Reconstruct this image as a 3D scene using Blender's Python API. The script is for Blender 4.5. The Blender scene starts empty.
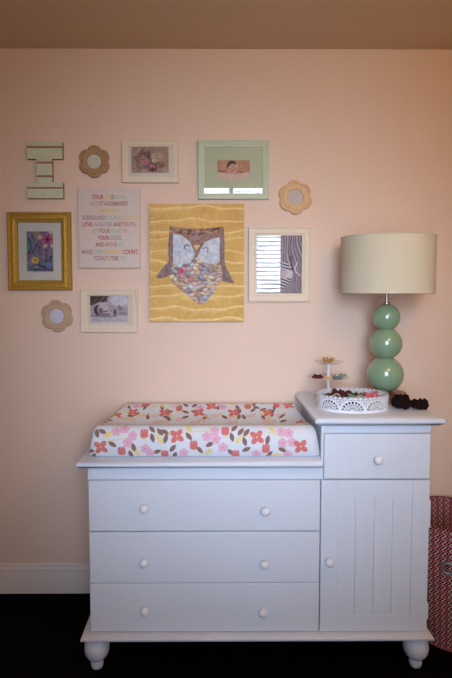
import bpy, math, random
import numpy as np
from mathutils import Vector
PI = math.pi
C = bpy.context.scene.collection
random.seed(7)
RS = np.random.RandomState(5)

# ------------------------------------------------------------------ materials
def lin(c):
    return tuple((v/255/12.92 if v/255 <= .04045 else ((v/255+.055)/1.055)**2.4) for v in c)
def mat(name, rgb, rough=.5, metal=0, spec=.5, bump=0, bscale=200, vary=0, vscale=30, coat=0, attr=None):
    m = bpy.data.materials.new(name); m.use_nodes = True
    nt = m.node_tree; b = nt.nodes['Principled BSDF']
    b.inputs['Base Color'].default_value = (*lin(rgb), 1)
    b.inputs['Roughness'].default_value = rough
    b.inputs['Metallic'].default_value = metal
    b.inputs['Specular IOR Level'].default_value = spec
    b.inputs['Coat Weight'].default_value = coat
    tc = nt.nodes.new('ShaderNodeTexCoord')
    if attr:
        a = nt.nodes.new('ShaderNodeAttribute'); a.attribute_name = attr
        nt.links.new(a.outputs['Color'], b.inputs['Base Color'])
    elif vary:
        n = nt.nodes.new('ShaderNodeTexNoise'); n.inputs['Scale'].default_value = vscale; n.inputs['Detail'].default_value = 4
        r = nt.nodes.new('ShaderNodeMix'); r.data_type = 'RGBA'
        c = lin(rgb)
        r.inputs['A'].default_value = (*[v*(1-vary) for v in c], 1); r.inputs['B'].default_value = (*[min(1, v*(1+vary)) for v in c], 1)
        nt.links.new(tc.outputs['Object'], n.inputs['Vector']); nt.links.new(n.outputs['Fac'], r.inputs['Factor'])
        nt.links.new(r.outputs['Result'], b.inputs['Base Color'])
    if bump:
        n2 = nt.nodes.new('ShaderNodeTexNoise'); n2.inputs['Scale'].default_value = bscale; n2.inputs['Detail'].default_value = 3
        bp = nt.nodes.new('ShaderNodeBump'); bp.inputs['Strength'].default_value = bump; bp.inputs['Distance'].default_value = .002
        nt.links.new(tc.outputs['Object'], n2.inputs['Vector']); nt.links.new(n2.outputs['Fac'], bp.inputs['Height'])
        nt.links.new(bp.outputs['Normal'], b.inputs['Normal'])
    return m
def emit(name, rgb, s):
    m = bpy.data.materials.new(name); m.use_nodes = True; nt = m.node_tree; nt.nodes.clear()
    e = nt.nodes.new('ShaderNodeEmission'); e.inputs[0].default_value = (*rgb, 1); e.inputs[1].default_value = s
    o = nt.nodes.new('ShaderNodeOutputMaterial'); nt.links.new(e.outputs[0], o.inputs[0]); return m
def glass_mat(name, ior=1.75, tint=(1, 1, 1)):
    m = bpy.data.materials.new(name); m.use_nodes = True; nt = m.node_tree; nt.nodes.clear()
    t = nt.nodes.new('ShaderNodeBsdfTransparent'); t.inputs[0].default_value = (*tint, 1)
    g = nt.nodes.new('ShaderNodeBsdfGlossy'); g.inputs['Roughness'].default_value = 0.0
    f = nt.nodes.new('ShaderNodeFresnel'); f.inputs[0].default_value = ior
    x = nt.nodes.new('ShaderNodeMixShader'); o = nt.nodes.new('ShaderNodeOutputMaterial')
    nt.links.new(f.outputs[0], x.inputs[0]); nt.links.new(t.outputs[0], x.inputs[1]); nt.links.new(g.outputs[0], x.inputs[2])
    nt.links.new(x.outputs[0], o.inputs[0]); return m
PAINT = mat('painted_surface', (200, 200, 200), .75, spec=.2, attr='paint')
PAINTG = mat('printed_photo', (200, 200, 200), .55, spec=.3, attr='paint')
FABRIC = mat('printed_cotton', (235, 235, 240), .95, spec=.1, attr='paint')
WHITE = mat('white_satin_paint', (219, 224, 234), .42, spec=.4, bump=.05, bscale=60)
TRIMW = mat('white_trim_paint', (226, 216, 208), .45, spec=.4)
WALLW = mat('tan_wall_paint', (214, 176, 140), .85, spec=.1, bump=.12, bscale=130)
WALL = mat('peach_wall_paint', (234, 207, 187), .8, spec=.15, bump=.12, bscale=130)
CEIL = mat('tan_ceiling_paint', (218, 194, 168), .95, spec=.05, bump=.1, bscale=90)
CREAM = mat('cream_frame_paint', (232, 214, 188), .5, spec=.35, bump=.1, bscale=120)
CREAMMAT = mat('cream_mat_board', (228, 214, 196), .95, spec=.05)
MINT = mat('sage_mint_frame_paint', (198, 206, 176), .4, spec=.4)
MINTMAT = mat('sage_mat_board', (192, 202, 172), .85, spec=.1)
GOLD = mat('ornate_gold_leaf', (190, 152, 62), .5, metal=.55, spec=.5, bump=1.0, bscale=240, vary=.35, vscale=140)
GOLDB = mat('gold_beading', (214, 172, 84), .3, metal=.75)
BACK = mat('brown_backing_board', (120, 92, 70), .9)
GLASS = glass_mat('picture_glass')
CLEAR = mat('frosted_clear_plastic', (226, 226, 230), .25, spec=.5)
CLEAR.node_tree.nodes['Principled BSDF'].inputs['Alpha'].default_value = .30
SAGE = mat('sage_green_glazed_ceramic', (136, 166, 134), .08, spec=.6, coat=.5)
NICKEL = mat('brushed_nickel', (170, 155, 142), .28, metal=1)
SHADE = mat('cream_linen_shade', (218, 209, 184), .9, spec=.1, bump=.25, bscale=500, vary=.04, vscale=300)
LACE = mat('white_lace_metal', (232, 236, 244), .45, spec=.4)
MAROON = mat('dark_brown_ruffled_cloth', (28, 9, 12), .85, spec=.15)
KNOBW = mat('white_knob_paint', (232, 232, 236), .3, spec=.5)
STEEL = mat('dull_hinge_steel', (150, 152, 160), .4, metal=.8)
BLIND = mat('white_blind_slat', (235, 236, 238), .6)
WOODF = mat('pale_wood_petal', (196, 166, 138), .7, vary=.18, vscale=25)

# ------------------------------------------------------------------ mesh helpers
class MB:
    def __init__(s): s.v = []; s.f = []; s.m = []
    def add(s, vs, fs, mi=0):
        o = len(s.v); s.v += [tuple(map(float, p)) for p in vs]; s.f += [tuple(i+o for i in f) for f in fs]; s.m += [mi]*len(fs); return s
    def box(s, x0, x1, y0, y1, z0, z1, mi=0):
        vs = [(x, y, z) for z in (z0, z1) for y in (y0, y1) for x in (x0, x1)]
        return s.add(vs, [(0, 2, 3, 1), (4, 5, 7, 6), (0, 1, 5, 4), (2, 6, 7, 3), (0, 4, 6, 2), (1, 3, 7, 5)], mi)
    def lathe(s, prof, c, n=32, mi=0, axis='z'):
        vs = []; fs = []
        for (r, h) in prof:
            for k in range(n):
                a = 2*PI*k/n
                if axis == 'z': vs.append((c[0]+r*math.cos(a), c[1]+r*math.sin(a), c[2]+h))
                else: vs.append((c[0]+r*math.cos(a), c[1]-h, c[2]+r*math.sin(a)))
        for i in range(len(prof)-1):
            for k in range(n):
                a, b = i*n+k, i*n+(k+1) % n
                fs.append((a, b, b+n, a+n))
        fs.append(tuple(range(n))[::-1]); fs.append(tuple((len(prof)-1)*n+k for k in range(n)))
        return s.add(vs, fs, mi)
    def sphere(s, c, r, n=24, mi=0, sq=(1, 1, 1)):
        m = n//2; vs = []; fs = []
        for i in range(1, m):
            t = PI*i/m
            for k in range(n):
                a = 2*PI*k/n
                vs.append((c[0]+r*sq[0]*math.sin(t)*math.cos(a), c[1]+r*sq[1]*math.sin(t)*math.sin(a), c[2]+r*sq[2]*math.cos(t)))
        for i in range(m-2):
            for k in range(n):
                a, b = i*n+k, i*n+(k+1) % n
                fs.append((a, a+n, b+n, b))
        vs.append((c[0], c[1], c[2]+r*sq[2])); vs.append((c[0], c[1], c[2]-r*sq[2])); T = len(vs)-2
        for k in range(n):
            fs.append((T, k, (k+1) % n)); fs.append((T+1, (m-2)*n+(k+1) % n, (m-2)*n+k))
        return s.add(vs, fs, mi)
    def tube(s, pts, r, n=8, closed=False, mi=0):
        P = [Vector(p) for p in pts]; N = len(P); vs = []; fs = []; up = Vector((0, 0, 1))
        for i, p in enumerate(P):
            a = P[i-1] if (i > 0 or closed) else P[i]; b = P[(i+1) % N] if (i < N-1 or closed) else P[i]
            d = (b-a).normalized(); u = up if abs(d.dot(up)) < .95 else Vector((1, 0, 0))
            e = d.cross(u).normalized(); f = d.cross(e).normalized(); rr = r(i/(N-1)) if callable(r) else r
            for k in range(n):
                t = 2*PI*k/n; vs.append(p+e*math.cos(t)*rr+f*math.sin(t)*rr)
        for i in range(N if closed else N-1):
            for k in range(n):
                a, b = i*n+k, i*n+(k+1) % n; c2, d2 = ((i+1) % N)*n+k, ((i+1) % N)*n+(k+1) % n
                fs.append((a, b, d2, c2))
        if not closed:
            fs.append(tuple(range(n))[::-1]); fs.append(tuple((N-1)*n+k for k in range(n)))
        return s.add(vs, fs, mi)
    def slab(s, x0, x1, yf, yb, prof, ol=1, orr=1, mi=0):
        """stack of rectangles: prof = (inset, z); front, left and right are inset, the back stays at the wall"""
        vs = []; fs = []
        for (i, z) in prof:
            vs += [(x0+i*ol, yf+i, z), (x1-i*orr, yf+i, z), (x1-i*orr, yb, z), (x0+i*ol, yb, z)]
        for j in range(len(prof)-1):
            for k in range(4):
                a, b = j*4+k, j*4+(k+1) % 4; fs.append((a, b, b+4, a+4))
        fs.append((3, 2, 1, 0)); n = (len(prof)-1)*4; fs.append((n, n+1, n+2, n+3))
        return s.add(vs, fs, mi)
    def ringrect(s, x0, x1, z0, z1, prof, mi=0, bothy=-.004):
        """mitred picture-frame moulding on the wall: prof = (inset, y) from the outer wall edge inwards"""
        vs = []; fs = []
        for (i, y) in prof: vs += [(x0+i, y, z0+i), (x1-i, y, z0+i), (x1-i, y, z1-i), (x0+i, y, z1-i)]
        n = len(prof)
        for j in range(n):
            for k in range(4):
                a, b = j*4+k, j*4+(k+1) % 4; jj = (j+1) % n
                fs.append((a, b, jj*4+(k+1) % 4, jj*4+k))
        return s.add(vs, fs, mi)
    def poly(s, pts, y0, y1, mi=0):
        """extrude an outline (x, z) from y0 (front) to y1 (back)"""
        n = len(pts); vs = [(x, y0, z) for x, z in pts]+[(x, y1, z) for x, z in pts]
        return s.add(vs, [tuple(range(n)), tuple(range(n, 2*n))[::-1]]+[(k, k+n, (k+1) % n+n, (k+1) % n) for k in range(n)], mi)
    def build(s, name, mats, parent=None, smooth=35, bevel=0, segs=2, solid=0):
        me = bpy.data.meshes.new(name)
        off = parent_world(parent)
        me.from_pydata([(x-off[0], y-off[1], z-off[2]) for x, y, z in s.v], [], s.f)
        if not isinstance(mats, (list, tuple)): mats = [mats]
        for m in mats: me.materials.append(m)
        me.polygons.foreach_set('material_index', s.m)
        import bmesh
        bm = bmesh.new(); bm.from_mesh(me); bmesh.ops.recalc_face_normals(bm, faces=bm.faces); bm.to_mesh(me); bm.free()
        if smooth:
            me.polygons.foreach_set('use_smooth', [True]*len(me.polygons)); me.set_sharp_from_angle(angle=math.radians(smooth))
        o = bpy.data.objects.new(name, me); C.objects.link(o)
        if parent: o.parent = parent
        if solid:
            md = o.modifiers.new('thickness', 'SOLIDIFY'); md.thickness = solid; md.offset = 0
        if bevel:
            md = o.modifiers.new('bevel', 'BEVEL'); md.width = bevel; md.segments = segs; md.limit_method = 'ANGLE'; md.angle_limit = math.radians(40)
        return o
def parent_world(p):
    v = Vector((0, 0, 0))
    while p: v += p.location; p = p.parent
    return v
def thing(name, label, cat, loc=(0, 0, 0), group=None):
    o = bpy.data.objects.new(name, None); o.empty_display_size = .05; C.objects.link(o); o.location = loc
    return tag(o, label, cat, group)
def tag(o, label, cat, group=None):
    o['label'] = label; o['category'] = cat
    if group: o['group'] = group
    return o
def struct(o): o['kind'] = 'structure'; return o

# painted grids: colour attribute carries the pattern printed on the thing
def grid_obj(name, pos, col, material, parent=None, smooth=True):
    H, W = pos.shape[:2]; off = parent_world(parent)
    me = bpy.data.meshes.new(name)
    v = (pos.reshape(-1, 3)-np.array(off))
    idx = np.arange(H*W).reshape(H, W)
    f = np.stack([idx[:-1, :-1], idx[:-1, 1:], idx[1:, 1:], idx[1:, :-1]], -1).reshape(-1, 4)
    me.from_pydata(v.tolist(), [], f.tolist())
    a = me.color_attributes.new('paint', 'FLOAT_COLOR', 'POINT')
    cc = np.ones((H*W, 4), np.float32); s = np.clip(col.reshape(-1, 3)/255, 0, 1)
    cc[:, :3] = np.where(s <= .04045, s/12.92, ((s+.055)/1.055)**2.4)
    a.data.foreach_set('color', cc.ravel()); me.materials.append(material)
    if smooth: me.polygons.foreach_set('use_smooth', [True]*len(me.polygons))
    o = bpy.data.objects.new(name, me); C.objects.link(o)
    if parent: o.parent = parent
    return o
class Pic:
    """a small painting canvas, x right 0..w, y down 0..h (units of the drawing)"""
    def __init__(s, w, h, res, bg):
        s.w, s.h = w, h; s.W = int(w*res); s.H = int(h*res)
        s.X, s.Y = np.meshgrid(np.linspace(0, w, s.W), np.linspace(0, h, s.H)); s.img = np.zeros((s.H, s.W, 3))+np.array(bg, float); s.px = 1/res
    def put(s, d, col, a=1, soft=None):
        soft = soft or s.px; k = np.clip(.5-d/soft, 0, 1)[..., None]*a; s.img = s.img*(1-k)+np.array(col, float)*k; return s
    def ell(s, cx, cy, rx, ry, col, rot=0, a=1, soft=None):
        c, n = math.cos(rot), math.sin(rot); u = (s.X-cx)*c+(s.Y-cy)*n; v = -(s.X-cx)*n+(s.Y-cy)*c
        return s.put((np.sqrt((u/rx)**2+(v/ry)**2)-1)*min(rx, ry), col, a, soft)
    def arc(s, cx, cy, rx, ry, w, col, a0, a1, a=1):
        u = (s.X-cx)/rx; v = (s.Y-cy)/ry; d = np.abs(np.sqrt(u*u+v*v)-1)*min(rx, ry)-w/2; t = np.degrees(np.arctan2(v, u)) % 360
        ok = (t >= a0) & (t <= a1) if a0 < a1 else (t >= a0) | (t <= a1)
        return s.put(np.where(ok, d, 9), col, a)
    def line(s, pts, w, col, a=1, soft=None):
        for (x0, y0), (x1, y1) in zip(pts[:-1], pts[1:]):
            dx, dy = x1-x0, y1-y0; t = np.clip(((s.X-x0)*dx+(s.Y-y0)*dy)/(dx*dx+dy*dy+1e-12), 0, 1)
            s.put(np.hypot(s.X-x0-t*dx, s.Y-y0-t*dy)-w/2, col, a, soft)
        return s
    def inside(s, pts):
        ins = np.zeros(s.X.shape, bool); n = len(pts)
        for i in range(n):
            x0, y0 = pts[i]; x1, y1 = pts[(i+1) % n]
            if y0 == y1: continue
            ins ^= ((y0 > s.Y) != (y1 > s.Y)) & (s.X < (x1-x0)*(s.Y-y0)/(y1-y0)+x0)
        return ins
    def poly(s, pts, col, a=1): return s.put(np.where(s.inside(pts), -9, 9), col, a)
    def noise(s, amp, n=12, col=(1, 1, 1), seed=0):
        r = np.random.RandomState(seed); g = r.rand(n+2, n+2)*2-1
        u = s.X/s.w*n; v = s.Y/s.h*n; i = u.astype(int); j = v.astype(int); fu = u-i; fv = v-j
        fu = fu*fu*(3-2*fu); fv = fv*fv*(3-2*fv)
        z = (g[j, i]*(1-fu)+g[j, i+1]*fu)*(1-fv)+(g[j+1, i]*(1-fu)+g[j+1, i+1]*fu)*fv
        s.img = s.img+(z*amp)[..., None]*np.array(col, float); return s
    def flat(s, name, x0, x1, z0, z1, y, m, parent):
        xs = np.linspace(x0, x1, s.W); zs = np.linspace(z1, z0, s.H); X, Z = np.meshgrid(xs, zs)
        return grid_obj(name, np.stack([X, np.full_like(X, y), Z], -1)[:, ::-1][::-1] if 0 else np.stack([X, np.full_like(X, y), Z], -1)[::-1], s.img[::-1], m, parent)

# ------------------------------------------------------------------ the room
XL, XR, YB, ZC = -1.75, 1.95, -2.75, 2.497
def planks():
    m = mat('near_black_wood_floor', (8, 5, 5), .75, spec=.05)
    nt = m.node_tree; b = nt.nodes['Principled BSDF']; tc = nt.nodes.new('ShaderNodeTexCoord')
    br = nt.nodes.new('ShaderNodeTexBrick'); br.inputs['Scale'].default_value = 1; br.inputs['Brick Width'].default_value = 1.1
    br.inputs['Row Height'].default_value = .1; br.inputs['Mortar Size'].default_value = .0015
    br.inputs['Color1'].default_value = (*lin((7, 4, 4)), 1); br.inputs['Color2'].default_value = (*lin((9, 6, 5)), 1); br.inputs['Mortar'].default_value = (*lin((4, 2, 2)), 1)
    nt.links.new(tc.outputs['Object'], br.inputs['Vector']); nt.links.new(br.outputs['Color'], b.inputs['Base Color']); return m
FLOORM = planks()
struct(MB().box(XL-.1, XR+.1, YB-.1, .1, -.08, 0).build('floor', FLOORM))
struct(MB().box(XL-.1, XR+.1, YB-.1, .1, ZC, ZC+.08).build('ceiling', CEIL))
struct(MB().box(XL-.1, XR+.1, 0, .1, 0, ZC).build('wall_back', WALL))
struct(MB().box(XL-.1, XL, YB, 0, 0, ZC).build('wall_left', WALLW))
struct(MB().box(XR, XR+.1, YB, 0, 0, ZC).build('wall_right', WALLW))
WX0, WX1, WZ0, WZ1 = -.34, .66, .85, 2.30
w = MB()
w.box(XL-.1, WX0, YB-.1, YB, 0, ZC); w.box(WX1, XR+.1, YB-.1, YB, 0, ZC); w.box(WX0, WX1, YB-.1, YB, 0, WZ0); w.box(WX0, WX1, YB-.1, YB, WZ1, ZC)
struct(w.build('wall_front', WALLW))
# window behind the camera: two sashes with open white blinds, overcast sky outside
w = MB(); xm = .155
for a, b_ in ((WX0, WX0+.02), (xm-.02, xm+.02), (WX1-.02, WX1)): w.box(a, b_, YB-.08, YB+.004, WZ0, WZ1)
w.box(WX0, WX1, YB-.08, YB+.004, WZ0, WZ0+.03); w.box(WX0, WX1, YB-.08, YB+.004, WZ1-.02, WZ1)
w.ringrect(WX0-.07, WX1+.07, WZ0-.07, WZ1+.07, [(0, YB), (0, YB+.018), (.07, YB+.018), (.07, YB)])
win = struct(w.build('window_1', TRIMW))
for a, b_ in ((WX0+.02, xm-.02), (xm+.02, WX1-.02)):
    bl = MB(); z = WZ0+.06
    while z < WZ1-.03:
        
        bl.add([(x, y, zz+dz) for dz in (0, .003) for (y, zz) in ((YB-.062, z+.010), (YB-.02, z)) for x in (a+.003, b_-.003)], [(0, 2, 3, 1), (4, 5, 7, 6), (0, 1, 5, 4), (2, 6, 7, 3), (0, 4, 6, 2), (1, 3, 7, 5)]); z += .0415
    bl.build('blind', BLIND, win, smooth=0)
SKY = emit('overcast_sky_light', (.72, .86, 1.0), 9)
sk = MB().add([(WX0-.9, YB-.8, WZ0-.9), (WX1+.9, YB-.8, WZ0-.9), (WX1+.9, YB-.8, WZ1+.9), (WX0-.9, YB-.8, WZ1+.9)], [(0, 1, 2, 3)]).build('sky_backdrop', SKY, smooth=0)  # glowing plane added outside the opening, stands in for the overcast sky
struct(sk)

# baseboards with a dark quarter round at the floor
def baseboard(name, a, b):
    prof = [(0, .04), (-.016, .04), (-.016, .160), (-.013, .166), (-.013, .171), (-.017, .176), (-.014, .184), (-.009, .190), (-.009, .198), (-.004, .203), (0, .205)]
    prof = [(y_, .04+(z_-.04)*.87) for y_, z_ in prof]
    m = MB(); A = Vector(a); B = Vector(b); d = (B-A).normalized(); n = Vector((-d.y, d.x, 0))
    def ex(pr, mi):
        vs = [A+n*(-y)+Vector((0, 0, z)) for y, z in pr]+[B+n*(-y)+Vector((0, 0, z)) for y, z in pr]; k = len(pr)
        m.add(vs, [tuple(range(k)), tuple(range(k, 2*k))[::-1]]+[(i, (i+1) % k, (i+1) % k+k, i+k) for i in range(k)], mi)
    ex(prof, 0)
    ex([(0, 0), (-.034, 0), (-.033, .018), (-.028, .034), (-.018, .046), (0, .052)], 1)
    return struct(m.build(name, [TRIMW, FLOORM], smooth=30))
baseboard('baseboard_back', (XR-.001, -.0005, 0), (XL+.001, -.0005, 0))
baseboard('baseboard_left', (XL+.0005, -.04, 0), (XL+.0005, YB+.04, 0))
baseboard('baseboard_right', (XR-.0005, YB+.04, 0), (XR-.0005, -.04, 0))

# warm fill globe added out of view at the right to warm the upper wall
CL = thing('warm_fill_light', 'added unseen fill light, a warm glowing globe hanging from the ceiling by a thin rod', 'lamp', (.85, -1.75, ZC))
MB().lathe([(.001, 0), (.06, 0), (.06, -.012), (.02, -.025), (.006, -.03), (.006, -.10), (.04, -.105), (.05, -.125), (.001, -.13)][::-1], (.85, -1.75, ZC), 32).build('rod', NICKEL, CL, smooth=40)
MB().sphere((.85, -1.75, ZC-.33), .21, 40).build('fill_light_globe', emit('warm_fill_glow', (1.0, .66, .26), 41), CL, smooth=180)

# ------------------------------------------------------------------ the changing dresser
D = thing('changing_dresser', 'white wooden changing dresser with three wide drawers, raised cupboard side and bun feet', 'dresser', (.162, -.23, 0))
b = MB(); yb = -.018
b.box(-.472, .392, -.438, yb, .143, .800); b.box(.3905, .799, -.438, yb, .143, .955)
b.box(-.470, .390, -.446, -.438, .742, .798)      # apron under the low top
b.box(-.472, -.458, -.450, -.438, .742, .798); b.box(.3905, .3995, -.4572, -.438, .800, .950); b.box(.790, .799, -.450, -.438, .918, .950)
b.box(.3985, .799, -.446, -.438, .915, .952)
b.build('carcass', WHITE, D, bevel=.0015)
MB().slab(-.505, .3915, -.487, yb, [(.022, .790), (.010, .793), (.006, .798), (.003, .800), (0, .803), (0, .811), (.004, .816), (.012, .8205), (.016, .822)], 1, 0).build('low_top', WHITE, D, smooth=50)
MB().slab(.362, .832, -.489, yb, [(.026, .946), (.014, .949), (.008, .955), (.003, .958), (0, .962), (0, .971), (.004, .977), (.013, .982), (.018, .984)]).build('raised_top', WHITE, D, smooth=50)
MB().slab(-.499, .812, -.487, yb, [(.012, .138), (.002, .141), (0, .1435), (0, .150), (.005, .154), (.016, .1565), (.030, .158)]).build('base_moulding', WHITE, D, smooth=50)
def knob(x, y, z, parent, r=.0175):
    return MB().lathe([(.009, 0), (.008, .006), (.0095, .010), (r*.92, .013), (r, .018), (r*.93, .024), (r*.68, .0285), (r*.3, .031), (.0008, .0315)], (x, y, z), 28, axis='y').build('knob', KNOBW, parent, smooth=60)
def drawer(x0, x1, z0, z1, kx, kz, lab):
    d = MB(); d.box(x0, x1, -.457, -.4385, z0, z1); d.box(x0+.03, x1-.03, -.4385, -.10, z0+.02, z1-.03)
    o = d.build('drawer', WHITE, D, bevel=.003, segs=2)
    for k, zz in zip(kx, kz): knob(k, -.457, zz, o)
    return o
drawer(-.469, .3885, .5475, .738, (-.261, .184), (.639, .628), 0)
drawer(-.469, .3885, .349, .5435, (-.264, .182), (.434, .427), 0)
drawer(-.469, .3885, .161, .3470, (-.262, .179), (.250, .242), 0)
drawer(.4015, .795, .7435, .912, (.598,), (.820,), 0)
# cupboard door: stiles, rails, four grooved planks
d = MB(); X0, X1, Z0, Z1 = .3925, .795, .161, .739; P0, P1, Q0, Q1 = .455, .732, .222, .672
d.box(X0, P0, -.457, -.4385, Z0, Z1); d.box(P1, X1, -.457, -.4385, Z0, Z1); d.box(P0, P1, -.457, -.4385, Z0, Q0); d.box(P0, P1, -.457, -.4385, Q1, Z1)
door = d.build('door', WHITE, D, bevel=.0012)
xs = [P0, .522, .591, .660, P1]
p = MB()
for a, c2 in zip(xs[:-1], xs[1:]): p.box(a+.0003, c2-.0003, -.4545, -.4395, Q0, Q1)
p.build('plank_panel', WHITE, door, bevel=.0011)
knob(.423, -.457, .436, door)
for z in (.56, .205): MB().box(.7955, .8015, -.4560, -.4300, z, z+.10 if z > .5 else z+.06).build('hinge', KNOBW, D, bevel=.002)
for fx, fy in ((-.452, -.425), (.768, -.425), (-.452, -.075), (.768, -.075)):
    MB().lathe([(.001, 0), (.016, 0), (.0205, .004), (.0235, .012), (.0245, .022), (.0225, .032), (.0225, .036), (.028, .040), (.038, .049), (.0445, .061), (.0475, .076), (.0475, .088), (.0445, .102), (.038, .113), (.029, .121), (.025, .125), (.031, .130), (.033, .134), (.033, .1395)], (fx, fy, 0), 36).build('foot', WHITE, D, smooth=60)
# faint scuff marks on the top drawer are left to the paint

# ------------------------------------------------------------------ changing pad with printed cover
SEC = [(-.435, .0), (-.452, .010), (-.463, .035), (-.463, .07), (-.453, .098), (-.432, .114), (-.40, .112), (-.36, .098), (-.30, .07), (-.25, .06), (-.2, .066), (-.14, .090), (-.1, .110), (-.075, .119), (-.05, .112), (-.035, .09), (-.03, .05), (-.035, .01), (-.05, 0)]
def catmull(P, n=12):
    P = np.array(P, float); Q = np.vstack([2*P[0]-P[1], P, 2*P[-1]-P[-2]]); out = []
    for i in range(len(P)-1):
        p0, p1, p2, p3 = Q[i:i+4]
        for k in range(n):
            t = k/n; out.append(.5*((2*p1)+(-p0+p2)*t+(2*p0-5*p1+4*p2-p3)*t*t+(-p0+3*p1-3*p2+p3)*t**3))
    out.append(P[-1]); return np.array(out)
S = catmull(SEC); SL = np.concatenate([[0], np.cumsum(np.linalg.norm(np.diff(S, axis=0), axis=1))]); TOT = SL[-1]
MOT = {
'f4': [(-0.379, 0.056), (-0.100, 0.098), (0.194, 0.093), (-0.279, 0.519), (0.024, 0.500), (0.355, 0.059), (0.371, 0.502), (-0.396, 0.398)],
'tu': [(-0.302, 0.038), (-0.220, 0.103), (-0.038, 0.059), (-0.145, 0.024), (0.078, 0.113), (0.227, 0.047), (0.116, 0.022), (-0.116, 0.479), (0.184, 0.492), (-0.417, 0.504), (0.314, 0.502)],
'pk': [(-0.431, 0.101), (-0.323, 0.115), (-0.293, 0.124), (-0.262, 0.098), (-0.280, 0.074), (-0.216, 0.050), (-0.200, 0.033), (-0.075, 0.033), (0.010, 0.096), (0.039, 0.117), (0.043, 0.085), (0.069, 0.056), (0.284, 0.113), (0.311, 0.108), (0.288, 0.071), (0.324, 0.074), (0.193, 0.028), (0.309, 0.024), (-0.325, 0.502), (-0.025, 0.486), (0.073, 0.492)],
'br': [(-0.394, 0.108), (-0.375, 0.115), (-0.336, 0.068), (-0.435, 0.038), (-0.419, 0.047), (-0.408, 0.016), (-0.461, 0.083), (-0.270, 0.028), (-0.193, 0.124), (-0.190, 0.091), (-0.163, 0.113), (-0.145, 0.113), (-0.141, 0.088), (-0.056, 0.096), (0.021, 0.068), (-0.016, 0.045), (-0.174, 0.038), (-0.115, 0.053), (-0.108, 0.022), (-0.258, 0.056), (0.112, 0.128), (0.102, 0.093), (0.135, 0.113), (0.156, 0.110), (0.149, 0.077), (0.233, 0.083), (0.240, 0.026), (0.288, 0.045), (0.155, 0.047), (0.098, 0.035), (-0.089, 0.507), (-0.087, 0.460), (-0.049, 0.504), (-0.049, 0.460), (-0.158, 0.460), (-0.158, 0.415), (-0.309, 0.447), (-0.355, 0.530), (-0.357, 0.447), (-0.454, 0.468), (0.214, 0.516), (0.206, 0.472), (0.253, 0.530), (0.250, 0.475), (0.145, 0.464), (0.142, 0.426), (0.291, 0.464), (0.287, 0.442), (0.329, 0.387), (-0.434, 0.426), (-0.412, 0.373)],
'ye': [(-0.352, 0.103), (-0.162, 0.085), (-0.057, 0.128), (0.017, 0.038), (-0.244, 0.033), (0.127, 0.083), (0.250, 0.124), (0.263, 0.022), (-0.191, 0.502), (-0.233, 0.502), (0.113, 0.516), (0.243, 0.447), (-0.361, 0.447), (-0.458, 0.373)],
'pa': [(-0.419, 0.460), (-0.386, 0.500), (-0.274, 0.437), (-0.223, 0.432), (-0.113, 0.409), (0.190, 0.432), (0.037, 0.432), (0.096, 0.421), (0.318, 0.432), (-0.010, 0.409), (0.251, 0.403), (-0.337, 0.398), (-0.169, 0.398)]}
HW = .428; NX = 520
pic = Pic(2*HW, TOT, 620, (222, 225, 232))
def mx(x): return x+HW
CORAL, PINK, BROWN, YEL, PEACH = (216, 122, 120), (228, 178, 200), (140, 110, 104), (236, 212, 146), (230, 196, 186)
stems = [(-.36, .078, -.28, .092), (-.235, .100, -.115, .102), (-.065, .112, .02, .116), (.235, .110, .32, .09), (-.42, .03, -.385, .05), (.13, .1, .19, .09), (.27, .025, .33, .022), (-.02, .02, .02, .04), (-.12, .46, -.04, .48), (-.24, .50, -.17, .48), (.15, .48, .21, .50), (.05, .5, .12, .48), (-.45, .40, -.36, .45), (-.29, .074, -.25, .03), (.16, .04, .22, .03), (.28, .1, .3, .05)]
for x0, s0, x1, s1 in stems: pic.line([(mx(x0), s0), (mx(x1), s1)], .004, YEL)
for k in range(9): MOT['br'] += [(-.36+k*.083, .49), (-.335+k*.083, .425)]
for k in range(5): MOT['f4'].append((-.33+k*.15, .455)); MOT['ye'] += [(-.29+k*.14, .44)]; MOT['pa'] += [(-.37+k*.16, .385), (-.30+k*.16, .50)]
# the hidden middle of the pad repeats the same print
extra = {k: [] for k in MOT}
for i in range(15):
    for j in range(3):
        k = random.choice(['f4', 'tu', 'pk', 'br', 'ye', 'br', 'pk', 'br'])
        extra[k].append((-.40+i*.056+random.uniform(-.01, .01), .185+j*.058+random.uniform(-.01, .01)))
for i in range(14):
    k = random.choice(['f4', 'tu', 'pk', 'br', 'ye']); extra[k].append((-.39+i*.06, .60+random.uniform(-.015, .015)))
ri = random.Random(3)
def leaf(x, s, col, k=1):
    a = ri.choice([-.9, -.5, .5, .9, 1.3, -1.3]); x = mx(x)
    L_, W_ = .0185*k, .0082*k; c, n = math.cos(a), math.sin(a); u = (pic.X-x)*c+(pic.Y-s)*n; v = -(pic.X-x)*n+(pic.Y-s)*c
    pic.put((np.abs(v)-W_*(1-np.clip(np.abs(u)/L_, 0, 1)**2))+np.maximum(np.abs(u)-L_, 0), col)
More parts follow.
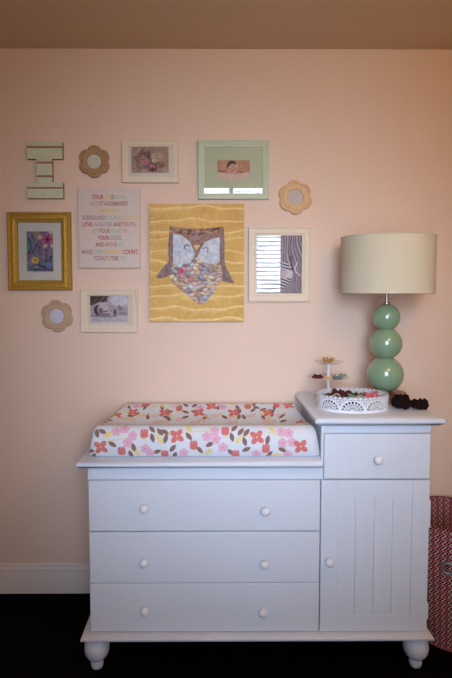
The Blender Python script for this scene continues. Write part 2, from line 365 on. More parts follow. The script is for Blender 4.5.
for src in (MOT, extra):
    for x, s in src['pa']: pic.ell(mx(x), s, .016, .014, PEACH, a=.8); leaf(x+.02, s+.01, (222, 200, 170), .8)
    for x, s in src['br']: leaf(x, s, BROWN)
    for x, s in src['ye']: leaf(x, s, YEL, 1.05)
    for x, s in src['pk']:
        for k in range(5):
            a = 2*PI*k/5+.3; pic.ell(mx(x)+.0105*math.cos(a), s+.0105*math.sin(a), .0082, .0082, PINK)
        pic.ell(mx(x), s, .006, .006, PINK); pic.ell(mx(x), s, .0022, .0022, (205, 110, 140))
    for x, s in src['f4']:
        for k in range(4):
            a = PI/4+PI/2*k+.15; pic.ell(mx(x)+.0150*math.cos(a), s+.0150*math.sin(a), .0145, .0098, CORAL, rot=a)
        pic.ell(mx(x), s, .0032, .0032, YEL)
    for x, s in src['tu']:
        pic.ell(mx(x), s-.002, .0145, .0125, CORAL)
        for dx in (-.0095, 0, .0095): pic.ell(mx(x)+dx, s+.012, .0043, .010, CORAL, rot=dx*25)
        pic.line([(mx(x), s-.012), (mx(x)+.008, s-.026)], .003, YEL)
H_, W_ = pic.img.shape[:2]
xs = np.linspace(-HW, HW, W_); ss = np.linspace(0, TOT, H_)
SY = np.interp(ss, SL, S[:, 0]); SZ = np.interp(ss, SL, S[:, 1])
pos = np.zeros((H_, W_, 3)); CEN = -.245
for j, x in enumerate(xs):
    e = (HW-abs(x)); q = max(0, 1-e/.034); f = math.sqrt(max(0, 1-q**2.4)); f = .20+.80*f
    dpt = 1-.10*q**2.5
    z = SZ.copy(); vf = .92*np.clip(1-e/.11, 0, 1)**.9
    top = .113; mid = (SY > -.40) & (SY < -.08) & (SZ > .04)
    z = np.where(mid, z+(top-z)*vf*np.clip(np.minimum((SY+.40)/.05, (-.08-SY)/.03), 0, 1), z)
    back = (ss > TOT*.5)
    bulge = .004*math.sin(x*37)*np.exp(-((ss-.05)/.05)**2)
    y = CEN+(SY-CEN)*dpt - bulge*.8
    sh = np.clip((SY+.46)/.40, 0, 1); xx = x*(1-(.125 if x < 0 else .035)*sh**1.6*(abs(x)/HW)**2)
    pos[:, j] = np.stack([xx+np.zeros(H_), y, .8225+z*f + .0*back], -1)
pos[..., 0] += -.0412
grid_obj_pad = grid_obj('changing_pad', pos[::1], pic.img, FABRIC)
tag(grid_obj_pad, 'contoured changing pad in white cover printed with coral and pink flowers on dresser', 'changing pad')
# end caps and underside
import bmesh
bm = bmesh.new(); bm.from_mesh(grid_obj_pad.data); bm.verts.ensure_lookup_table()
cl = bm.verts.layers.float_color['paint']
for j in (0, W_-1): bm.faces.new([bm.verts[i*W_+j] for i in range(H_)])
bm.faces.new([bm.verts[j] for j in range(W_)]+[bm.verts[(H_-1)*W_+j] for j in range(W_-1, -1, -1)])
bmesh.ops.recalc_face_normals(bm, faces=bm.faces); bm.to_mesh(grid_obj_pad.data); bm.free()

# ------------------------------------------------------------------ lamp
LX, LY = .7065, -.200
L = thing('table_lamp', 'table lamp with three stacked sage green balls and a cream drum shade', 'lamp', (LX, LY, .984))
MB().lathe([(.001, 0), (.083, 0), (.086, .003), (.086, .031), (.083, .0345), (.03, .036), (.012, .036)], (LX, LY, .9845), 64).build('base', mat('brushed_bronze', (158, 120, 100), .38, metal=.9), L, smooth=40)
for r, z in ((.0742, 1.0935), (.066, 1.2217), (.056, 1.330)):
    bb = MB().sphere((LX, LY, z), r, 64).build('ceramic_ball', SAGE, L, smooth=180)
MB().lathe([(.020, 1.015), (.022, 1.03), (.012, 1.035)], (LX, LY, 0), 32).build('collar', NICKEL, L)
for z in (1.164, 1.279): MB().lathe([(.024, z-.006), (.027, z-.002), (.027, z+.002), (.024, z+.006)], (LX, LY, 0), 40).build('collar', SAGE, L)
MB().lathe([(.016, 1.384), (.016, 1.390), (.0085, 1.393), (.0085, 1.47), (.014, 1.475), (.014, 1.52)], (LX, LY, 0), 28).build('stem', NICKEL, L)
MB().lathe([(.012, 1.515), (.014, 1.53), (.028, 1.56), (.030, 1.58), (.022, 1.605), (.008, 1.615), (.001, 1.616)], (LX, LY, 0), 28).build('bulb', mat('frosted_bulb', (235, 235, 230), .4), L, smooth=60)
s = MB(); n = 96; R = .186; Z0, Z1 = 1.4288, 1.6587
vs = []; fs = []
for (r, z) in ((R, Z0), (R, Z1), (R-.002, Z1), (R-.002, Z0)):
    for k in range(n): vs.append((LX+r*math.cos(2*PI*k/n), LY+r*math.sin(2*PI*k/n), z))
for q in range(4):
    for k in range(n): fs.append((q*n+k, q*n+(k+1) % n, ((q+1) % 4)*n+(k+1) % n, ((q+1) % 4)*n+k))
s.add(vs, fs); sh = s.build('lamp_shade', SHADE, L, smooth=50)
for z in (Z0+.0025, Z1-.0025): MB().tube([(LX+(R-.0005)*math.cos(2*PI*k/n), LY+(R-.0005)*math.sin(2*PI*k/n), z) for k in range(n)], .0026, 8, True).build('rim_tape', SHADE, sh)
s = MB()
for k in range(3):
    a = 2*PI*k/3+.4; s.tube([(LX+.012*math.cos(a), LY+.012*math.sin(a), 1.475), (LX+.06*math.cos(a), LY+.06*math.sin(a), 1.46), (LX+(R-.003)*math.cos(a), LY+(R-.003)*math.sin(a), Z0+.003)], .002)
s.build('shade_spider', NICKEL, L)

# ------------------------------------------------------------------ lace tray
TX, TY, TA, TB, TZ, TH = .534, -.338, .135, .098, .984, .060
T = thing('lace_tray', 'round white metal tray with pierced lace sides on the raised dresser top', 'tray', (TX, TY, TZ))
NU, NV = 900, 48; NS = 9; per = NU//NS
vs = []; fs = []; ids = {}
def hole(u, v):      # u 0..1 across one fan, v 0..1 of the height
    x = (u-.5)*2*.041; y = v*TH
    if y < .007 or y > TH-.001: return False
    # scalloped top edge
    top = TH-.007+.0055*abs(math.cos(u*PI*5))
    if y > top: return True
    if y > TH-.012: return (abs((u*10) % 1-.5) < .27 and TH-.0175+.006 < y < TH-.0085)
    yy = y-.009; r = math.hypot(x, yy*1.0); a = math.atan2(yy, x)
    if yy < 0: return (u*14) % 1 < .5 and y > .0075
    if r < .005: return False
    if r < .039 and yy > .001:
        if .0065 < r < .0155: return .20 < (a/PI*7) % 1 < .80
        if .0185 < r < .0245: return .18 < (a/PI*12) % 1 < .72
        if .0275 < r < .0355: return .20 < (a/PI*9) % 1 < .80
        return False
    if r > .0415:
        gx = (u*16) % 1; gy = (y/.0050) % 1
        return abs(gx-.5) < .30 and abs(gy-.5) < .30
    return False
def vid(i, j):
    i %= NU
    if (i, j) not in ids:
        a = 2*PI*i/NU; z = TZ+TH*j/NV; k = 1+.02*(j/NV)
        ids[(i, j)] = len(vs); vs.append((TX+TA*k*math.cos(a), TY+TB*k*math.sin(a), z))
    return ids[(i, j)]
for i in range(NU):
    u = ((i+.5) % per)/per
    for j in range(NV):
        if not hole(u, (j+.5)/NV): fs.append((vid(i, j), vid(i+1, j), vid(i+1, j+1), vid(i, j+1)))
MB().add(vs, fs).build('lace_side', LACE, T, smooth=60, solid=.0012)
n = 96; vs = []; fs = []
for (k, z) in ((.0, .003), (.985, .003), (1.01, .005), (1.02, .003), (1.01, .0008), (0, .0008)):
    for q in range(n): vs.append((TX+TA*k*math.cos(2*PI*q/n), TY+TB*k*math.sin(2*PI*q/n), TZ+z))
for q in range(5):
    for k in range(n): fs.append((q*n+k, q*n+(k+1) % n, (q+1)*n+(k+1) % n, (q+1)*n+k))
MB().add(vs, fs).build('tray_base', LACE, T, smooth=60)

# ------------------------------------------------------------------ small hair accessories
def ruffle(name, c, R, r, col, label, cat, lobes=11, sx=1, sy=1, sz=1, amp=.35, seed=1, group=None, tilt=0, arc=2*PI, rough=.85):
    """a gathered cloth ring: tube along a loop with deep radial folds"""
    rr = random.Random(seed); NU2, NV2 = 150, 26; vs = []; fs = []; ph = [rr.uniform(0, 6.28) for _ in range(6)]
    for i in range(NU2):
        a = arc*i/NU2; fold = 1+amp*math.sin(lobes*a+ph[0])+amp*.5*math.sin((2*lobes+1)*a+ph[1]); 
        cz = math.sin(2*a+ph[2])*r*.15
        for j in range(NV2):
            t = 2*PI*j/NV2; q = r*fold*(1+amp*.5*math.sin(3*t+lobes*a*.5+ph[3])+.07*math.sin(6*t+ph[4]+2*a)); q = max(q, r*.45)
            tw = t+.5*math.sin(lobes*a*.5+ph[5])
            x = (R+q*math.cos(tw))*math.cos(a)*sx; y = (R+q*math.cos(tw))*math.sin(a)*sy; z = (q*math.sin(tw)+cz)*sz
            vs.append((c[0]+x, c[1]+y, c[2]+z+tilt*x))
    zmin = min(v[2] for v in vs)
    vs = [(x, y, z-zmin+c[2]) for x, y, z in vs]
    for i in range(NU2):
        for j in range(NV2):
            fs.append((i*NV2+j, i*NV2+(j+1) % NV2, ((i+1) % NU2)*NV2+(j+1) % NV2, ((i+1) % NU2)*NV2+j))
    m = col if not isinstance(col, tuple) else mat(name+'_cloth', col, rough, spec=.15)
    o = MB().add(vs, fs).build(name, m, None, smooth=180)
    return tag(o, label, cat, group)
ruffle('hair_scrunchie', (.714, -.372, .9845), .019, .0150, MAROON, 'dark brown ruffled scrunchie at the right of the tray, touching a second one', 'scrunchie', 5, 1.0, .9, 1.45, amp=.16, seed=2)
ruffle('hair_scrunchie', (.784, -.368, .9845), .0185, .0130, MAROON, 'flatter dark brown ruffled scrunchie nearest the right edge of the raised top', 'scrunchie', 6, 1.12, .95, 1.15, amp=.16, seed=8)

FL = TZ+.0035
for k, (x_, y_, R_, q_, c_, l_) in enumerate([(.447, -.318, .016, .0105, (92, 70, 62), 'taupe gathered hair tie at the far left back of the lace tray'),
        (.500, -.375, .016, .0105, (54, 26, 30), 'wine dark hair tie near the front rim of the lace tray'),
        (.545, -.285, .012, .008, (196, 176, 156), 'beige hair tie against the back rim of the lace tray'),
        (.566, -.385, .015, .010, (110, 120, 108), 'moss grey hair tie at the front right of the lace tray')]):
    HT = (x_, y_, R_, q_, c_, l_); TIES = globals().setdefault('TIES', []); TIES.append(HT)
def bow(name, c, w, h, col, label, rot=0, lift=0):
    """two loops, a knot and two tails"""
    m = MB(); cr_, sr = math.cos(rot), math.sin(rot)
    def P(x, y, z): return (c[0]+x*cr_-y*sr, c[1]+x*sr+y*cr_, c[2]+z)
    t = thing(name, label, 'hair bow', c)
    for sgn in (-1, 1):
        vs = []; fs = []; N, K = 24, 7
        for i in range(N+1):
            a = 2*PI*i/N; rad = w*.25*(1-math.cos(a))
            for k in range(K):
                v = (k/(K-1)-.5); wd = h*(.35+.65*(1-math.cos(a))/2)
                vs.append(P(sgn*rad*(1), math.sin(a)*w*.13+.001*math.sin(9*v), h*.5+v*wd))
        for i in range(N):
            for k in range(K-1): fs.append((i*K+k, i*K+k+1, (i+1)*K+k+1, (i+1)*K+k))
        MB().add(vs, fs).build('loop', col, t, smooth=180, solid=.0015)
        MB().add([P(0, -.002, h*.5), P(0, .004, h*.4), P(sgn*w*.38, -.010, 0.001), P(sgn*w*.24, -.014, 0.001)], [(0, 1, 2, 3)]).build('tail', col, t, smooth=0, solid=.0015)
    MB().sphere(P(0, 0, h*.5), h*.26, 16, sq=(.8, .9, 1.1)).build('knot', col, t, smooth=180)
    return t
M_ = lambda n, c, r=.8: mat(n, c, r, spec=.2)
bow('hair_bow', (.606, -.345, FL+.032), .056, .030, M_('coral_ribbon', (206, 104, 110)), 'coral red ribbon bow inside the lace tray at its right', .35)
bow('hair_bow', (.536, -.372, FL+.032), .054, .026, M_('sage_ribbon', (128, 150, 132)), 'grey green ribbon bow in the middle of the lace tray', -.3)
bow('hair_bow', (.436, -.335, FL+.026), .042, .024, M_('dark_ribbon', (44, 26, 26)), 'small dark brown ribbon bow at the left inside the lace tray', .7)
ruffle('hair_elastic', (.470, -.350, FL), .018, .0105, M_('black_brown_cloth', (40, 20, 24)), 'nearly black gathered hair tie inside the lace tray left of centre', 'hair tie', 6, 1.1, 1, 1.5, amp=.22, seed=5)
ruffle('hair_elastic', (.505, -.290, FL), .024, .0115, M_('brown_cloth', (76, 44, 38)), 'brown gathered hair tie at the back of the lace tray', 'hair tie', 6, 1.2, .8, 1.7, amp=.22, seed=6)
ruffle('hair_elastic', (.568, -.300, FL), .015, .0095, M_('plum_cloth', (70, 32, 40)), 'plum gathered hair tie behind the coral bow in the tray', 'hair tie', 6, 1.0, .8, 1.7, amp=.22, seed=12)
for k, (x_, y_, R_, q_, c_, l_) in enumerate(TIES): ruffle('hair_elastic', (x_, y_, FL), R_, q_, M_('tie_cloth', c_), l_, 'hair tie', 6, 1.1, .9, 1.6, amp=.2, seed=20+k)
tag(MB().tube([(TX-.09+.018*k+.006*math.sin(k*1.7), TY-.03+.026*math.sin(k*.9), FL+.046+.006*math.sin(k*1.3)) for k in np.linspace(0, 10, 60)], .0022, 6).build('headband', M_('cream_elastic', (222, 206, 186)), smooth=180), 'thin cream elastic headband looped over the hair ties in the tray', 'headband')
t = thing('flower_clip', 'blue grey cloth flower clip at the far right inside the lace tray', 'hair clip', (.629, -.322, FL+.006))
for k in range(6):
    a = 2*PI*k/6; MB().sphere((.629+.011*math.cos(a), -.322+.011*math.sin(a), FL+.036), .0095, 14, sq=(1, 1, .55)).build('petal', M_('blue_grey_petal', (150, 166, 190)) if k == 0 else bpy.data.materials['blue_grey_petal'], t, smooth=180)
MB().sphere((.629, -.322, FL+.043), .0055, 14).build('flower_centre', M_('amber_bead', (190, 130, 70), .3), t, smooth=180)
MB().box(.611, .646, -.326, -.318, FL+.0, FL+.033).build('clip', STEEL, t, bevel=.002)

# two tier clear stand
KX, KY = .488, -.118
K = thing('tiered_stand', 'two tier clear glass stand with white stem behind the lace tray', 'display stand', (KX, KY, .984))
def dish(z, R, d, name):
    MB().lathe([(.004, z), (R*.35, z+.001), (R*.75, z+.003+d*.3), (R, z+d), (R-.0015, z+d+.002), (R*.74, z+.0055+d*.3), (R*.35, z+.004), (.004, z+.003)], (KX, KY, 0), 56).build(name, CLEAR, K, smooth=50)
dish(1.121, .063, .013, 'upper_dish'); dish(1.054, .088, .013, 'lower_dish')
MB().lathe([(.001, .9845), (.062, .9845), (.064, .988), (.05, .991), (.012, .996), (.004, .998)], (KX, KY, 0), 56).build('stand_base', CLEAR, K, smooth=50)
MB().lathe([(.008, .996), (.006, 1.004), (.0055, 1.05), (.009, 1.051), (.009, 1.060), (.0058, 1.064), (.0058, 1.110), (.010, 1.117), (.010, 1.1245), (.004, 1.126)], (KX, KY, 0), 24).build('stem', LACE, K, smooth=50)
# spiky gold clip on the upper dish
t = thing('starburst_clip', 'gold spiky starburst hair clip on the upper glass dish', 'hair clip', (KX, KY, 1.1265))
g = M_('antique_gold', (196, 140, 70), .45)
MB().sphere((KX, KY, 1.137), .012, 16, sq=(1.2, 1, .7)).build('boss', g, t, smooth=180)
for k in range(9):
    a = 2*PI*k/9+.2; l = .026; MB().tube([(KX, KY, 1.135), (KX+l*.6*math.cos(a), KY+l*.6*math.sin(a), 1.136), (KX+l*math.cos(a), KY+l*math.sin(a), 1.151)], lambda q: .0046*(1-q)+.0018, 8).build('ray', g, t, smooth=180)
def rosette(c, R, n, col, label, name='flower_clip', cc=(240, 220, 190)):
    t = thing(name, label, 'hair clip', c); m = M_(name+'_petals', col)
    for ring, (rr, k, zz) in enumerate(((R*.62, n, 0), (R*.34, max(3, n-3), .006))):
        for q in range(k):
            a = 2*PI*q/k+ring*.4; MB().sphere((c[0]+rr*math.cos(a), c[1]+rr*math.sin(a), c[2]+.007+zz), R*.42, 12, sq=(1, 1, .5)).build('petal', m, t, smooth=180)
    MB().sphere((c[0], c[1], c[2]+.016), R*.22, 12).build('flower_centre', M_(name+'_centre', cc), t, smooth=180); return t
rosette((KX-.050, KY-.018, 1.064), .025, 6, (96, 38, 46), 'maroon cloth rosette clip at the left of the lower glass dish')
rosette((KX-.014, KY-.042, 1.0605), .022, 6, (214, 180, 136), 'cream and tan rosette clip left of the stem on the lower dish')
rosette((KX+.030, KY-.030, 1.0605), .024, 6, (116, 128, 128), 'blue grey rosette clip right of the stem on the lower dish')
rosette((KX+.062, KY-.002, 1.066), .018, 5, (150, 158, 150), 'pale grey green rosette clip at the right of the lower dish')

# ------------------------------------------------------------------ chevron fabric bin
def chevron():
    m = mat('chevron_cloth', (200, 120, 120), .9, spec=.1); nt = m.node_tree; b = nt.nodes['Principled BSDF']
    uv = nt.nodes.new('ShaderNodeUVMap'); uv.uv_map = 'UVMap'; sx = nt.nodes.new('ShaderNodeSeparateXYZ'); nt.links.new(uv.outputs[0], sx.inputs[0])
    def mth(op, a, b2=None):
        n = nt.nodes.new('ShaderNodeMath'); n.operation = op
        for i, v in enumerate((a, b2)):
            if v is None: continue
            if isinstance(v, (int, float)): n.inputs[i].default_value = v
            else: nt.links.new(v, n.inputs[i])
        return n.outputs[0]
    tri = mth('PINGPONG', sx.outputs['Y'], .0120)
    t = mth('ADD', sx.outputs['X'], mth('MULTIPLY', tri, 1.25)); t = mth('FRACT', mth('DIVIDE', t, .0270))
    r = nt.nodes.new('ShaderNodeValToRGB'); r.color_ramp.interpolation = 'CONSTANT'
    cs = [(0, (44, 6, 22)), (.30, (222, 112, 128)), (.5, (44, 6, 22)), (.80, (222, 196, 174))]
    e = r.color_ramp.elements; e[0].position = 0; e[0].color = (*lin(cs[0][1]), 1); e[1].position = .30; e[1].color = (*lin(cs[1][1]), 1)
    for p_, c_ in cs[2:]: q = e.new(p_); q.color = (*lin(c_), 1)
    nt.links.new(t, r.inputs[0]); nt.links.new(r.outputs[0], b.inputs['Base Color']); return m
CHEV = chevron()
BX, BY = .998, -.212
B = thing('fabric_bin', 'round fabric bin in red and cream chevron print at the right of the dresser', 'storage bin', (BX, BY, 0))
def binwall(r0, r1, z0, z1, name, inner):
    N, K2 = 120, 14; me = bpy.data.meshes.new(name); vs = []; fs = []; uvs = []
    def rad(t, a): return (r0+(r1-r0)*t)*(1+.012*math.sin(3*a+4*t)*(1 if t > .1 else 0))
    for k in range(K2+1):
        t = k/K2
        for i in range(N+1):
            a = 2*PI*i/N; r = rad(t, a); vs.append((r*math.cos(a), r*math.sin(a)*.93, z0+(z1-z0)*t)); 
    for k in range(K2):
        for i in range(N):
            q = (k*(N+1)+i, k*(N+1)+i+1, (k+1)*(N+1)+i+1, (k+1)*(N+1)+i); fs.append(q[::-1] if inner else q)
    me.from_pydata(vs, [], fs); me.materials.append(CHEV); u = me.uv_layers.new(name='UVMap')
    for l in me.loops:
        i = l.vertex_index % (N+1); k = l.vertex_index//(N+1); u.data[l.index].uv = (i/N*2*PI*.18, z0+(z1-z0)*k/K2)
    me.polygons.foreach_set('use_smooth', [True]*len(me.polygons)); o = bpy.data.objects.new(name, me); C.objects.link(o); o.parent = B; return o
binwall(.152, .190, .002, .506, 'outer_wall', False); binwall(.149, .187, .006, .506, 'lining', True)
MB().tube([(BX+.1885*math.cos(2*PI*k/100), BY+.1885*.93*math.sin(2*PI*k/100), .506+.0005) for k in range(100)], .0028, 8, True).build('rim_binding', M_('rim_cloth', (120, 60, 66)), B, smooth=180)
MB().lathe([(.001, .001), (.150, .001), (.150, .006), (.001, .006)], (BX, BY, 0), 60).build('bottom', M_('bin_bottom', (150, 90, 90)), B)
# metal grommet on the side facing the camera, left of the front
ga = math.radians(180+63); gt = .355/.506; gr = .152+.038*gt
gc = Vector((BX+(gr+.003)*math.cos(ga), BY+(gr+.003)*.93*math.sin(ga), .350)); gn = Vector((math.cos(ga), math.sin(ga), 0)); ge = Vector((-gn.y, gn.x, 0))
gm = MB(); gm.tube([gc+ge*.021*math.cos(2*PI*k/40)+Vector((0, 0, .021*math.sin(2*PI*k/40))) for k in range(40)], .007, 10, True)
gm.build('grommet', mat('dull_pewter', (140, 138, 145), .45, metal=.6), B, smooth=180)

# ------------------------------------------------------------------ pictures
def frame(name, label, x0, x1, z0, z1, prof, fm, cat='picture frame', group=None):
    t = thing(name, label, cat, ((x0+x1)/2, 0, (z0+z1)/2), group)
    MB().ringrect(x0, x1, z0, z1, prof).build('frame_moulding', fm, t, smooth=25)
    return t
def panel(t, name, x0, x1, z0, z1, y0, y1, m, bevel=0): return MB().box(x0, x1, y0, y1, z0, z1).build(name, m, t, smooth=0, bevel=bevel)
def matboard(t, X, Zs, px, pz, y, m):
    """flat mat with a bevelled window cut for the photo"""
    v = [(X[0], y, Zs[0]), (X[1], y, Zs[0]), (X[1], y, Zs[1]), (X[0], y, Zs[1]), (px[0], y, pz[0]), (px[1], y, pz[0]), (px[1], y, pz[1]), (px[0], y, pz[1])]
    e = .0015; v += [(px[0]+e, y+.0015, pz[0]+e), (px[1]-e, y+.0015, pz[0]+e), (px[1]-e, y+.0015, pz[1]-e), (px[0]+e, y+.0015, pz[1]-e)]
    f = [(k, (k+1) % 4, (k+1) % 4+4, k+4) for k in range(4)]+[(k+4, (k+1) % 4+4, (k+1) % 4+8, k+8) for k in range(4)]
    return MB().add(v, f).build('mat_board', m, t, smooth=0)
def glass(t, x0, x1, z0, z1, y): return MB().add([(x0, y, z0), (x1, y, z0), (x1, y, z1), (x0, y, z1)], [(0, 1, 2, 3)]).build('glass_pane', GLASS, t, smooth=0)
STEP = [(0, -.001), (0, -.017), (.002, -.020), (.006, -.020), (.008, -.017), (.020, -.0165), (.022, -.014), (.027, -.0135), (.028, -.006), (.028, -.001)]

# floral photo, cream frame (top, second from left)
x0, x1, z0, z1 = -.4105, -.160, 1.915, 2.102; px, pz = (-.3715, -.205), (1.9585, 2.0735)
t = frame('photo_frame', 'cream picture frame with a sepia photo of pink cloth flowers', x0, x1, z0, z1, STEP, CREAM)
panel(t, 'backing', x0+.004, x1-.004, z0+.004, z1-.004, -.004, -.0012, BACK)
matboard(t, (x0+.027, x1-.027), (z0+.027, z1-.027), px, pz, -.0065, CREAMMAT)
p = Pic(40, 28, 4, (186, 150, 128)); p.noise(16, 9, seed=1)
for k in range(30):
    a = k*2.4; r = 2.3*math.sqrt(k); p.ell(16+r*math.cos(a), 14+r*.72*math.sin(a), 2.3, 1.9, (142+RS.randint(-22, 30), 114+RS.randint(-16, 20), 92), rot=a, soft=1)
for cx, cy, R, c0 in ((13.5, 15.5, 5.2, (186, 150, 132)), (26, 11, 5.6, (200, 172, 146)), (22.5, 22, 5, (106, 66, 66)), (9, 22, 3, (160, 128, 108)), (32, 19, 4, (150, 118, 96))):
    for k in range(8):
        a = k*PI/4; p.ell(cx+R*.55*math.cos(a), cy+R*.55*math.sin(a), R*.45, R*.3, [v+RS.randint(-14, 14) for v in c0], rot=a, soft=.8)
for q in ((13, 14, 2.6, 2), (15.5, 16.5, 3, 2.2), (12, 12.2, 1.6, 1.2), (22.3, 21, 3.4, 2.6)): p.ell(*q, (216, 122, 150), soft=.8)
p.ell(12, 13.4, 1, .8, (130, 56, 80)); p.ell(22.2, 23, 1.5, 1.3, (84, 40, 48)); p.ell(18.6, 10.2, 1.4, 2, (92, 62, 66), soft=.8); p.ell(26.4, 11.6, 1.5, 1.3, (206, 170, 70), soft=.8); p.ell(23.6, 15, 1.4, 2, (222, 208, 184), soft=.8)
p.noise(14, 30, seed=4); p.flat('photo', px[0]-.001, px[1]+.001, pz[0]-.001, pz[1]+.001, -.0049, PAINTG, t)
glass(t, x0+.0275, x1-.0275, z0+.0275, z1-.0275, -.0095)

# sleeping baby photo, cream frame (lower left)
x0, x1, z0, z1 = -.602, -.348, 1.2525, 1.4455; px, pz = (-.5625, -.392), (1.295, 1.417)
t = frame('photo_frame', 'cream picture frame with a grey photo of a sleeping baby, below the word print', x0, x1, z0, z1, STEP, CREAM)
panel(t, 'backing', x0+.004, x1-.004, z0+.004, z1-.004, -.004, -.0012, BACK)
matboard(t, (x0+.027, x1-.027), (z0+.027, z1-.027), px, pz, -.0065, CREAMMAT)
p = Pic(39, 27, 4, (176, 164, 172)); p.noise(18, 7, seed=2)
p.poly([(0, 0), (19, 0), (17, 6), (10, 8), (0, 10)], (70, 48, 52)); p.line([(3, 8), (9, 1)], 1, (110, 92, 96)); p.line([(9, 7), (15, 1)], 1.1, (128, 108, 112)); p.line([(13, 8), (18, 2)], .8, (104, 84, 90))
p.ell(30, 5, 10, 6, (208, 204, 212), soft=3)
p.ell(13, 10, 8, 3.4, (206, 198, 204), soft=1.6); p.ell(8.6, 14.5, 4.2, 5.2, (66, 50, 56), rot=-.2, soft=1)
p.ell(16.5, 14.6, 9.2, 5.9, (172, 158, 164), soft=1); p.ell(14, 12, 5.5, 3, (206, 194, 198), soft=2); p.ell(22.5, 16.2, 3.8, 4, (182, 168, 174), soft=1); p.ell(11.2, 15, 2.2, 3, (120, 100, 108), soft=1.2)
p.line([(14.5, 15.2), (16, 16), (17.6, 15.5)], .7, (84, 64, 70), soft=.5); p.line([(20.4, 14.6), (21.6, 15.3), (22.8, 14.8)], .6, (84, 64, 70), soft=.5)
p.ell(19.4, 16.4, 1.1, 1.3, (204, 190, 194), soft=.6); p.ell(19.6, 17.7, 1, .4, (120, 98, 104), soft=.4); p.ell(18.6, 19, 1.7, .6, (112, 80, 90), soft=.4); p.ell(14, 19, 3.4, 1.1, (128, 112, 120), soft=1)
p.ell(30, 11, 1.2, 1.6, (120, 106, 116), soft=.9)
p.ell(25.5, 17.2, 1.6, 3.6, (100, 84, 92), soft=1.2)
p.ell(31, 13, 3.4, 2.2, (150, 138, 148), rot=.5, soft=2); p.ell(34, 17.5, 4.5, 1.2, (140, 128, 138), soft=1.4)
p.poly([(0, 19.5), (13, 20.6), (26, 20.4), (39, 19.4), (39, 27), (0, 27)], (196, 190, 200)); p.line([(0, 20), (14, 21), (26, 20.8)], .8, (108, 96, 104), soft=.8)
for k in range(9): p.line([(3+4*k, 23+(k % 3)), (5.5+4*k, 24+(k % 2))], .5, (156, 146, 156), soft=.8)
p.noise(12, 22, seed=5); p.flat('photo', px[0]-.001, px[1]+.001, pz[0]-.001, pz[1]+.001, -.0049, PAINTG, t)
glass(t, x0+.0275, x1-.0275, z0+.0275, z1-.0275, -.0095)

# sage green frame with newborn photo
x0, x1, z0, z1 = -.0755, .2372, 1.8435, 2.098; px, pz = (.0085, .153), (1.9255, 2.0155)
t = frame('photo_frame', 'wide sage green picture frame with a small sepia baby photo, above the owl canvas', x0, x1, z0, z1,
          [(0, -.001), (0, -.018), (.002, -.021), (.008, -.021), (.010, -.018), (.017, -.0185), (.019, -.016), (.0265, -.014), (.0275, -.007), (.0275, -.001)], MINT)
panel(t, 'backing', x0+.004, x1-.004, z0+.004, z1-.004, -.004, -.0012, BACK)
matboard(t, (x0+.0265, x1-.0265), (z0+.0265, z1-.0265), px, pz, -.0065, MINTMAT)
p = Pic(37, 24, 4, (186, 136, 108)); p.noise(10, 5, seed=3)
p.ell(16, 8, 12, 10, (206, 162, 134), a=.5, soft=8)
p.poly([(0, 14.6), (8, 14), (20, 15.4), (37, 13.8), (37, 24), (0, 24)], (214, 188, 174))
p.ell(6, 13.2, 5.4, 1.4, (160, 112, 88), rot=.1, soft=.8); p.ell(26, 14, 5, 1.4, (166, 116, 92), soft=.8)
p.ell(16.8, 6.6, 5.6, 5.6, (70, 40, 42), soft=.7); p.ell(17.4, 10, 4.9, 5, (208, 162, 138), soft=.6); p.ell(18, 6.6, 3.4, 2.2, (198, 152, 128), soft=1.2); p.ell(21.9, 6.2, 1.2, 1.7, (214, 190, 172), soft=.8)
p.line([(14.2, 9.8), (16.2, 10.4)], .6, (92, 58, 52)); p.line([(18.8, 10.6), (20.8, 10.6)], .6, (92, 58, 52)); p.ell(17.4, 12, .9, 1, (186, 136, 116), soft=.5); p.ell(17.2, 13.7, 1.5, .5, (156, 88, 84), soft=.4)
p.ell(12, 14.6, 3.4, 1.2, (202, 158, 134), soft=.6); p.ell(22, 15, 3, 1.1, (196, 150, 128), soft=.6); p.noise(9, 16, seed=8)
p.flat('photo', px[0]-.001, px[1]+.001, pz[0]-.001, pz[1]+.001, -.0049, PAINTG, t)
glass(t, x0+.027, x1-.027, z0+.027, z1-.027, -.0095)
t.rotation_euler = (math.radians(1.5), 0, 0); t.location.y = -.0037

# right cream frame with grey photo
x0, x1, z0, z1 = .1475, .425, 1.389, 1.7225; px, pz = (.1865, .394), (1.4305, 1.682)
t = frame('photo_frame', 'tall cream picture frame with a grey photo of wavy hair, nearest the lamp', x0, x1, z0, z1,
          [(0, -.001), (0, -.016), (.002, -.020), (.007, -.020), (.009, -.017), (.028, -.0165), (.030, -.013), (.0375, -.0125), (.0385, -.006), (.0385, -.001)], CREAM)
panel(t, 'backing', x0+.004, x1-.004, z0+.004, z1-.004, -.004, -.0012, BACK)
p = Pic(46, 56, 4, (170, 152, 158)); p.noise(20, 6, seed=6)
p.ell(8, 12, 11, 14, (120, 100, 100), soft=6); p.ell(14, 18, 7, 9, (205, 178, 168), soft=2)
p.poly([(23, 0), (46, 0), (46, 56), (30, 56), (33, 40), (26, 24)], (150, 134, 142))
for k in range(30):
    xk = 23+k*.95; c_ = [(96, 80, 88), (206, 192, 198), (150, 134, 142), (76, 60, 68), (184, 168, 176), (128, 110, 120)][k % 6]; ph = k*.55
    p.line([(xk-1+y*.13+1.5*math.sin(y*.17+ph*.35), y) for y in range(0, 57, 3)], .55+.5*((k*7) % 5)/5, c_, a=.85, soft=.7)
p.line([(40, 26), (37.5, 31), (39, 36), (43, 39)], 1.1, (226, 214, 218), soft=.6); p.line([(33, 20), (35, 32), (34, 40)], 1.0, (52, 38, 46), soft=.6)
